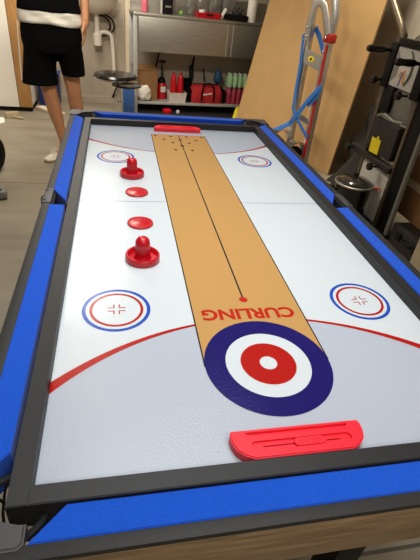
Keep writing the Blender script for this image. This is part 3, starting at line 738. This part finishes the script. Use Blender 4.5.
put('black_case', MB().box((0, 0, .125), (.18, .08, .25), bevel=.015), M['black_cloth'], .695, .36, SHZ, 'dark soft case between the white tub and the red tool bag', 'case')
# packs of bottles
def six(sx, sy, z, m, mc, lab, grp, n, h, r):
    t = put_thing('bottle_pack', sx, sy, z, lab, 'bottle pack', grp)
    for i in range(n):
        for j in range(2):
            T0 = Matrix.Translation(((i-(n-1)/2)*r*2.05, (j-.5)*r*2.05, 0))
            bt = MB().lathe([(0, 0), (r*.95, 0), (r, .01), (r, h*.62), (r*.8, h*.75), (r*.35, h*.9), (r*.35, h*.94), (0, h*.94)], 16, T0).build('bottle', m, t, F=WORLD[t])
            MB().lathe([(r*.4, h*.93), (r*.4, h), (0, h)], 12, T0).build('cap', mc, bt, F=WORLD[t])
six(1.352, .17, SHZ, M['magenta'], M['white_board'], 'pack of dark pink drink bottles at the right end of the low shelf', None, 4, .215, .034)
six(1.352, .17, SHZ+.216, M['green_pale'], M['white_board'], 'pack of pale green bottles stacked on the dark pink pack', None, 4, .155, .034)
put('blue_pouch', MB().crumple((0, 0, .09), (.055, .05, .09), .25, 31), M['blue_bag'], 1.13, .32, SHZ+.20, 'blue plastic pouch behind the red tool bag', 'pouch')
# tools hanging on the wall under the bench
t = put_thing('hand_brush', .79, .44, 0, 'black hand brush hanging on the wall below the bench', 'brush')
MB().box((0, 0, .44), (.055, .035, .16), bevel=.01).build('bristles', M['black_soft'], t, F=WORLD[t])
MB().tube([(.01, 0, .50), (.02, 0, .58), (.03, 0, .63)], [.018, .012, .012], 10).build('handle', M['black'], t, F=WORLD[t])
put('pry_bar', MB().tube([(-.05, 0, .34), (0, 0, .46), (.035, 0, .64)], .011, 8).tube([(.035, 0, .64), (.06, 0, .66), (.08, 0, .645)], .011, 8), M['black'], .31, .42, 0, 'dark hooked bar hanging over the sprayer below the bench', 'bar')
put('thin_rod', MB().tube([(0, 0, .34), (-.03, 0, .50)], .010, 8), M['grey_dark'], .975, .41, 0, 'thin dark rod standing behind the red tool bag', 'rod')
put('red_dish', MB().lathe([(0, .0), (.06, .0), (.064, .01), (.06, .035), (.03, .05), (0, .052)], 24), M['red'], .41, .06, 0.0062, 'red round dish on the shaded floor below the low shelf', 'dish')
put('pale_stopper', MB().lathe([(0, 0), (.022, 0), (.024, .02), (.018, .035), (0, .038)], 16), M['pale'], .55, .05, 0.0062, 'small pale stopper on the shaded floor below the low shelf', 'stopper')
o = MB().tube([(0, 0, .012), (.012, .01, .06), (.016, .015, .12), (.010, .012, .17)], [.05, .048, .040, .02], 14).build('yellow_tube', M['yellow']); o.location = (1.215, 4.36, 0)
tag(o, 'yellow plastic tube standing at the bottom left of the leaning board', 'tube')

# ------------------------------------------------------------------ leaning board
tl_, tr_ = Vector((1.39, 4.2, 1.35)), Vector((1.824, 2.5, 1.455))
def ext_(a, b2, z): return a + (b2-a)*((z-a.z)/(b2.z-a.z))
bl2 = ext_(Vector((1.173, 4.2, .08)), tl_, .003); br2 = ext_(Vector((1.715, 2.525, .003)), tr_, .003)
tl2 = ext_(bl2, tl_, 2.0); tr2 = ext_(br2, tr_, 2.0)
nrm = (br2-bl2).cross(tl2-bl2).normalized()
if nrm.x < 0: nrm = -nrm
b = MB(); N = 12
def sheet(off): return [[b.bm.verts.new((bl2.lerp(br2, i/N)).lerp(tl2.lerp(tr2, i/N), j/N) + nrm*off) for i in range(N+1)] for j in range(N+1)]
g0, g1 = sheet(0), sheet(.016)
for j in range(N):
    for i in range(N):
        b.bm.faces.new((g0[j][i], g0[j][i+1], g0[j+1][i+1], g0[j+1][i])); b.bm.faces.new((g1[j][i], g1[j+1][i], g1[j+1][i+1], g1[j][i+1]))
for k in range(N):
    for q in ((g0[0][k], g0[0][k+1], g1[0][k+1], g1[0][k]), (g0[N][k], g0[N][k+1], g1[N][k+1], g1[N][k]), (g0[k][0], g0[k+1][0], g1[k+1][0], g1[k][0]), (g0[k][N], g0[k+1][N], g1[k+1][N], g1[k][N])):
        b.bm.faces.new(q)
o = b.build('leaning_board', M['mdf'], loc=tuple(bl2)); tag(o, 'large plain brown fibreboard sheet leaning in the corner behind the hand truck', 'board')

# ------------------------------------------------------------------ hand truck
TA = math.radians(-70.5)
u = Vector((math.cos(TA), math.sin(TA), 0)); n_ = Vector((-u.y, u.x, 0))      # u: across the truck, n_: towards the board
HT0 = Vector((1.08, 3.8, 0))
def ht(s, z, d=0.0): return HT0 + u*s + Vector((0, 0, z)) + n_*d
def HF(s, z, d=0.0): return Matrix.Translation(ht(s, z, d)) @ Matrix.Rotation(TA, 4, 'Z')
def lerp(a, b2, t): return a+(b2-a)*t
tk = thing('hand_truck', 'aluminium hand truck with red stripe propped against the brown board', 'hand truck', tuple(ht(.93, 0)))
def L_(z, d=0.0): return ht(lerp(.985, .965, z/1.2), z, d)
def R_(z, d=0.0): return ht(lerp(1.236, 1.218, z/1.2), z, d)
def bar(pts, w, t):
    b_ = MB(); P_ = [Vector(q_) for q_ in pts]; d_ = (P_[-1]-P_[0]).normalized(); a_ = d_.cross(n_).normalized()
    return b_.loft([[q_+a_*(sx_*w/2)+n_*(sy_*t/2) for sx_, sy_ in ((-1, -1), (1, -1), (1, 1), (-1, 1))] for q_ in P_])
bar([L_(.0), L_(1.22)], .052, .040).build('rail', M['alu'], tk)
bar([R_(.0), R_(1.18)], .060, .046).build('rail', M['alu'], tk)
bar([R_(.12, -.026)+u*.010, R_(1.10, -.026)+u*.010], .026, .006).build('red_stripe', M['red_metal'], tk)
MB().tube([R_(1.16), ht(1.222, 1.25), ht(1.225, 1.31), ht(1.20, 1.39), ht(1.165, 1.46), ht(1.12, 1.52)], .036, 14).build('grip', M['alu'], tk)
MB().tube([L_(1.20), ht(.960, 1.30), ht(.945, 1.38), ht(.93, 1.46), ht(.935, 1.52)], .026, 14).build('grip', M['alu'], tk)
MB().tube([L_(1.10, -.035), L_(1.22, -.035), ht(.972, 1.29, -.035), ht(.988, 1.35, -.035), ht(1.02, 1.385, -.035), ht(1.06, 1.39, -.035), ht(1.11, 1.36, -.035), ht(1.16, 1.28, -.035), R_(1.17, -.035)], 1, 8, flat=(.070, .014), nrm=n_).build('arch_bar', M['alu'], tk)
MB().box((0, 0, 0), (.090, .075, .070), bevel=.014).build('red_clamp', M['red_metal'], tk, F=HF(1.218, 1.145))
pl_ = MB(); q = [ht(.965, 1.04, -.026), ht(1.21, 1.0, -.026), ht(1.21, .885, -.026), ht(.965, .925, -.026)]
vs = [pl_.bm.verts.new(v) for v in q] + [pl_.bm.verts.new(v+n_*.008) for v in q]
for f in ((0, 1, 2, 3), (7, 6, 5, 4), (0, 4, 5, 1), (1, 5, 6, 2), (2, 6, 7, 3), (3, 7, 4, 0)): pl_.bm.faces.new([vs[i] for i in f])
plate = pl_.build('cross_plate', M['alu'], tk)
st_ = MB().prism([(.032*math.cos(a)*1.2, .024*math.sin(a)) for a in [2*PI*i/20 for i in range(20)]], 0, .002, M['yellow'])
st_.prism([(.018*math.cos(a), .012*math.sin(a)) for a in [2*PI*i/6 for i in range(6)]], .002, .003, M['brown_ink'])
st_.build('sticker', None, plate, F=HF(1.07, .965, -.027) @ Matrix.Rotation(PI/2, 4, 'X'))
bar([L_(.48), R_(.44)], .05, .014).build('crossbar', M['alu'], tk)
for q_ in (L_(1.13, -.044), L_(1.20, -.044), R_(1.04, -.026)-u*.018, R_(1.145, -.046)): MB().ball(q_, .011, sub=2).build('bolt', M['chrome'], tk)
for k, (s_, z) in enumerate(((.925, .19), (1.175, .145))):
    f = MB()
    f.loft([[ht(s_+w_, z, -.10) + (-n_)*(r_*math.cos(a)) + Vector((0, 0, r_*math.sin(a))) for w_, r_ in ((-.045, .135), (.045, .135), (.045, .128), (-.045, .128))] for a in [PI*(.02+.93*i/16) for i in range(17)]])
    f.build('wheel_guard', M['chrome'], tk)
    MB().lathe([(.02, -.025), (.07, -.022), (.105, -.028), (.113, -.015), (.113, .015), (.105, .028), (.07, .022), (.02, .025), (.02, -.025)], 32, HF(s_, .115, -.10) @ Matrix.Rotation(PI/2, 4, 'Y')).build('wheel', M['black'], tk)
MB().tube([ht(.87, .115, -.10), ht(1.23, .115, -.10)], .012, 10).build('axle', M['steel'], tk)
MB().box((0, -.13, .012), (.34, .24, .012), bevel=.003).build('toe_plate', M['alu'], tk, F=HF(.93, 0))
sp = MB()
def rib(pts, w): sp.tube(pts, 1, 8, flat=(w, .006), nrm=n_)
rib([ht(.915, 1.14, -.03), ht(.95, .91, -.034), ht(.958, .67, -.034), ht(.985, .53, -.05), ht(1.08, .46, -.06), ht(1.16, .40, -.055), ht(1.25, .33, -.04)], .036)
rib([ht(.80, .265, -.20), ht(.90, .30, -.16), ht(.985, .385, -.06), ht(1.075, .485, -.066), ht(1.167, .635, -.055), ht(1.287, .785, -.045)], .046)
rib([ht(.985, 1.20, .03), ht(1.05, 1.14, .035), ht(1.10, 1.08, .035), ht(1.15, 1.02, .035)], .05)
rib([ht(1.287, .785, -.045), ht(1.25, .69, -.04), ht(1.17, .60, -.045)], .045)
o = sp.build('ratchet_strap', M['strap'], loc=tuple(ht(.93, 0))); tag(o, 'blue webbing strap wound and crossed around the hand truck', 'strap')

# ------------------------------------------------------------------ upright machine by the right wall
mc = thing('upright_machine', 'upright black-framed machine with handles, knobs and yellow tag by the right wall', 'machine', (1.66, 1.65, 0))
X0 = 1.62
def bx_(x0, x1, y0, y1, z0, z1, bev=.004): return MB().box(((x0+x1)/2, (y0+y1)/2, (z0+z1)/2), (abs(x1-x0), abs(y1-y0), abs(z1-z0)), bevel=bev)
bx_(X0, X0+.05, 1.845, 1.875, .02, .93).build('rail', M['bronze'], mc)
bx_(X0, X0+.05, 1.415, 1.445, .02, .96).build('rail', M['bronze'], mc)
bx_(X0+.01, X0+.06, 1.295, 1.412, .0, 1.30, .006).build('post', M['black'], mc)
bx_(X0+.005, X0+.03, 1.262, 1.290, .0, 1.30, .003).build('edge_strip', M['grey'], mc)
bx_(X0-.01, X0+.05, 1.815, 1.905, .93, 1.22, .008).build('bracket', M['black'], mc)
bx_(X0-.01, X0+.05, 1.415, 1.51, .92, 1.26, .008).build('bracket', M['black'], mc)
hd = bx_(X0+.005, X0+.03, 1.515, 1.812, .955, 1.20, .003).build('sticker_panel', M['pale'], mc)
gr = MB()
for k in range(5): gr.box((X0+.004, 1.795-.012*k, 1.075), (.002, .004, .19-.02*k), m=M['grey_print'])
gr.tube([(X0+.004, 1.67-.10*math.sin(a)*.9, 1.08+.11*math.cos(a)) for a in [PI*(.1+.75*i/16) for i in range(17)]], 1, 8, m=M['grey'], flat=(.03, .003))
gr.box((X0+.004, 1.685, 1.01), (.002, .012, .09), rot=Matrix.Rotation(.15, 3, 'X'), m=M['purple_ink'])
gr.box((X0+.004, 1.655, 1.03), (.002, .02, .08), rot=Matrix.Rotation(-.2, 3, 'X'), m=M['orange_ink'])
gr.box((X0+.004, 1.705, 1.04), (.002, .014, .04), rot=Matrix.Rotation(.3, 3, 'X'), m=M['orange_ink'])
gr.box((X0+.004, 1.62, 1.13), (.002, .05, .025), m=M['grey_print'])
gr.build('print', None, hd)
bx_(X0-.01, X0+.05, 1.512, 1.815, 1.203, 1.25, .006).build('top_bar', M['black'], mc)
bx_(X0+.03, X0+.05, 1.447, 1.843, .75, .95, .003).build('back_plate', M['grey'], mc)
bx_(X0+.0, X0+.03, 1.72, 1.843, .78, .95, .004).build('side_block', M['black'], mc)
bx_(X0-.012, X0+.05, 1.49, 1.845, .50, .735, .008).build('motor_box', M['grey_dark'], mc)
ct = MB()
for k in range(3): ct.tube([(X0-.01+.012*k, 1.80-.03*k, .745), (X0-.02, 1.70, .775-.01*k), (X0+.0, 1.60, .752), (X0+.01, 1.50+.01*k, .765)], .008, 8)
ct.build('cable', M['grey'], mc)
yl = MB().box((X0-.014, 1.712, .545), (.003, .125, .105), rot=Matrix.Rotation(-.06, 3, 'X')).box((X0-.014, 1.70, .605), (.003, .03, .02)).build('tag', M['yellow'], mc)
yl['label'] = 'yellow tag'
bx_(X0-.03, X0+.03, 1.43, 2.02, .43, .475, .005).build('cross_beam', M['grey_dark'], mc)
bx_(X0+.012, X0+.035, 1.447, 1.843, .03, .43, .003).build('lower_panel', M['pale'], mc)
bx_(X0-.02, X0+.10, 1.25, 1.95, .0, .03, .006).build('base', M['black'], mc)
for y, z in ((1.875, 1.165), (1.485, 1.135)):
    MB().lathe([(.011, 0), (.011, .04), (.020, .055), (.023, .09), (.020, .13), (.024, .165), (.018, .185), (0, .19)], 20, Matrix.Translation((X0-.008, y, z)) @ Matrix.Rotation(-PI/2, 4, 'Y')).build('handle', M['black_gloss'], mc)
for y, z in ((1.885, .972), (1.53, .935), (1.985, .45), (1.60, .425)):
    MB().lathe([(.008, 0), (.008, .05), (.026, .055), (.030, .065), (.026, .085), (.012, .09), (0, .09)], 12, Matrix.Translation((X0-.005, y, z)) @ Matrix.Rotation(-PI/2, 4, 'Y')).build('knob', M['black_gloss'], mc)
MB().tube([(X0+.02, 1.815, 1.21), (X0+.02, 1.825, 1.26), (X0+.02, 1.90, 1.32), (X0+.02, 2.10, 1.46), (X0+.02, 2.22, 1.56), (X0+.02, 2.2, 1.62)], .026, 12).build('bent_tube', M['bronze'], mc)
bx_(X0+.0, X0+.05, 1.30, 1.33, 1.30, 1.5, .003).build('upper_arm', M['black'], mc)
MB().tube([(X0-.01, 1.62, 1.26), (X0-.02, 1.54, 1.30), (X0-.02, 1.45, 1.36), (X0, 1.35, 1.42)], .013, 10).build('lever', M['chrome'], mc)
MB().tube([(X0-.01, 1.56, 1.335), (X0-.015, 1.50, 1.40), (X0-.01, 1.40, 1.47)], .035, 10).build('lever_grip', M['black'], mc)
oc = MB().tube([(X0+.005, 1.50, .29), (X0-.02, 1.52, .29), (X0-.05, 1.535, .285), (X0-.10, 1.56, .265), (X0-.14, 1.58, .23), (X0-.145, 1.60, .17)], .009, 8).build('power_lead', M['orange'], mc); oc['label'] = 'orange cable'

pot = thing('stock_pot', 'black pot with shiny smoked lid on a stand between table and machine', 'pot', (1.462, 1.60, 0))
PF = Matrix.Translation((1.462, 1.60, 0))
MB().lathe([(0, .12), (.10, .12), (.125, .135), (.13, .16), (.133, .27), (.138, .285), (.130, .29), (0, .29)], 40, PF).build('pot_body', M['black_gloss'], pot)
MB().lathe([(.139, .288), (.142, .296), (.136, .304), (.10, .328), (.03, .342), (0, .343)], 40, PF).build('lid', M['glass_lid'], pot)
MB().lathe([(.138, .286), (.146, .290), (.146, .300), (.138, .303)], 40, PF).build('lid_rim', M['steel'], pot)
MB().lathe([(0, .34), (.012, .342), (.010, .355), (.02, .36), (.018, .372), (0, .374)], 16, PF).build('lid_knob', M['black'], pot)
MB().lathe([(0, .0), (.14, .0), (.145, .01), (.13, .10), (.10, .12), (0, .12)], 32, PF).build('stand', M['black'], pot)
for s in (-1, 1): MB().tube([(1.462+s*.128, 1.60, .24), (1.462+s*.165, 1.60, .245), (1.462+s*.165, 1.65, .245), (1.462+s*.128, 1.65, .24)], .009, 8).build('handle', M['black'], pot)

# charcoal cover hanging beside the board
b = MB(); rows = []
for j in range(15):
    z = .78*(1-j/14)
    y0 = lerp(2.50, 2.50, j/14) ; y1 = lerp(2.62, 2.46, min(1, j/5))
    row = []
    for i in range(15):
        t_ = i/14; y = lerp(2.04, y1, t_)
        zz = z*(1-.62*max(0, (t_-.45)/.55)**1.3) + .002
        x = 1.93 + .03*math.sin(t_*17+j*.2) - .36*(j/14)**2*(1-t_*.35)
        row.append((x, y, zz))
    rows.append(row)
for off in (0, .03):
    pass
va = [[b.bm.verts.new(p_) for p_ in r] for r in rows]; vb = [[b.bm.verts.new((p_[0]+.05, p_[1], p_[2])) for p_ in r] for r in rows]
for j in range(14):
    for i in range(14):
        b.bm.faces.new((va[j][i], va[j][i+1], va[j+1][i+1], va[j+1][i])); b.bm.faces.new((vb[j][i], vb[j+1][i], vb[j+1][i+1], vb[j][i+1]))
for k in range(14):
    for q in ((va[0][k], va[0][k+1], vb[0][k+1], vb[0][k]), (va[14][k], va[14][k+1], vb[14][k+1], vb[14][k]), (va[k][0], va[k+1][0], vb[k+1][0], vb[k][0]), (va[k][14], va[k+1][14], vb[k+1][14], vb[k][14])): b.bm.faces.new(q)
o = b.build('dust_sheet', M['grey_cloth'], loc=(1.9, 2.4, 0)); tag(o, 'charcoal cloth cover slumped by the wall between brown board and machine', 'cloth')

# boxes at the right
t = thing('cardboard_carton', 'brown cardboard carton stacked on a dark case right of the machine', 'carton', (1.86, 1.30, .15))
MB().box((1.90, 1.22, .38), (.30, .40, .435), bevel=.004).build('carton', M['cardboard'], t)
MB().box((1.747, 1.22, .40), (.004, .404, .05)).build('tape', M['plank'], t)
t = thing('cardboard_carton', 'brown cardboard carton on top of another right of the machine', 'carton', (1.86, 1.30, .60))
MB().box((1.91, 1.21, .72), (.28, .42, .24), bevel=.004).build('carton', M['cardboard'], t)
MB().box((1.767, 1.21, .72), (.004, .05, .242)).build('tape', M['plank'], t)
t = thing('tool_case', 'dark grey plastic case on the floor under the cartons at the right', 'case', (1.83, 1.015, 0))
MB().box((1.83, 1.015, .082), (.40, .43, .155), bevel=.018).build('shell', M['grey_dark'], t)
for y in (.92, 1.12): MB().box((1.625, y, .10), (.016, .05, .06), bevel=.004).build('latch', M['black'], t)
MB().tube([(1.634, .96, .10), (1.606, .97, .10), (1.606, 1.06, .10), (1.634, 1.07, .10)], .008, 8).build('handle', M['black'], t)
o = MB().box((0, 0, .31), (.04, .36, .62), rot=None, bevel=.004).build('plank_panel', M['plank']); o.location = (1.32, .377, .0005)
tag(o, 'pale wooden board propped on its edge near the right side of the table', 'board')
t = thing('tan_box', 'small tan box resting on top of the black machine frame', 'box', (1.64, 1.46, 1.2605))
bx_(1.618, 1.668, 1.418, 1.475, 1.2605, 1.325, .003).build('carton', M['cardboard'], t)
MB().box((1.617, 1.4465, 1.293), (.002, .02, .065)).build('tape', M['plank'], t)

# ------------------------------------------------------------------ light, world, camera
def area(name, loc, size, power, col, rot=(0, 0, 0), spread=PI):
    L = bpy.data.lights.new(name, 'AREA'); L.shape = 'RECTANGLE'; L.size, L.size_y = size; L.energy = power; L.color = col; L.spread = spread
    o = bpy.data.objects.new(name, L); COL.objects.link(o); o.location = loc; o.rotation_euler = rot; return o
area('ceiling_tube_or_fill', (-.66, 3.2, 2.66), (.6, 2.4), 62, (1, .92, .79), spread=math.radians(146))
area('ceiling_tube_or_fill', (-.05, -.1, 2.66), (1.1, 1.8), 12, (.93, .97, 1), spread=math.radians(80))  # soft fill added over the table, cone narrowed to keep it off the panel's reflection
area('ceiling_tube_or_fill', (.4, -2.2, 2.66), (1.6, .5), 28, (1, .95, .86))  # added fill behind the camera for faces turned towards the viewer
area('back_fill', (-.5, .9, 2.62), (.5, .25), 24, (1, .93, .8), rot=(math.radians(66), 0, math.radians(2)), spread=math.radians(120))  # added fill, tilted to brighten upright faces at the back of the room
area('right_wall_fill', (1.45, 2.3, 2.66), (.2, .2), 11, (1, .9, .72), spread=math.radians(95))  # added to brighten the right wall, cone narrowed to avoid a panel reflection
w = bpy.data.worlds.new('world'); scene.world = w; w.use_nodes = True
w.node_tree.nodes['Background'].inputs[0].default_value = (1, .95, .88, 1); w.node_tree.nodes['Background'].inputs[1].default_value = .05

cam = bpy.data.cameras.new('camera'); co = bpy.data.objects.new('camera', cam); COL.objects.link(co); scene.camera = co
r, u_, f = Vector((.9793, -.1782, .0962)), Vector((.0230, .5698, .8215)), Vector((.2012, .8023, -.5621))
R3 = Matrix((r, u_, -f)).transposed(); co.matrix_world = Matrix.Translation((-.2756, -1.2280, ZP+.5918)) @ R3.to_4x4()
cam.sensor_fit = 'VERTICAL'; cam.sensor_height = 36; cam.sensor_width = 27; cam.lens = 429.883/560*36; cam.clip_start = .02
vs = scene.view_settings
vs.view_transform = 'Standard'; vs.look = 'None'; vs.gamma = 1; vs.use_curve_mapping = False; vs.exposure = 0
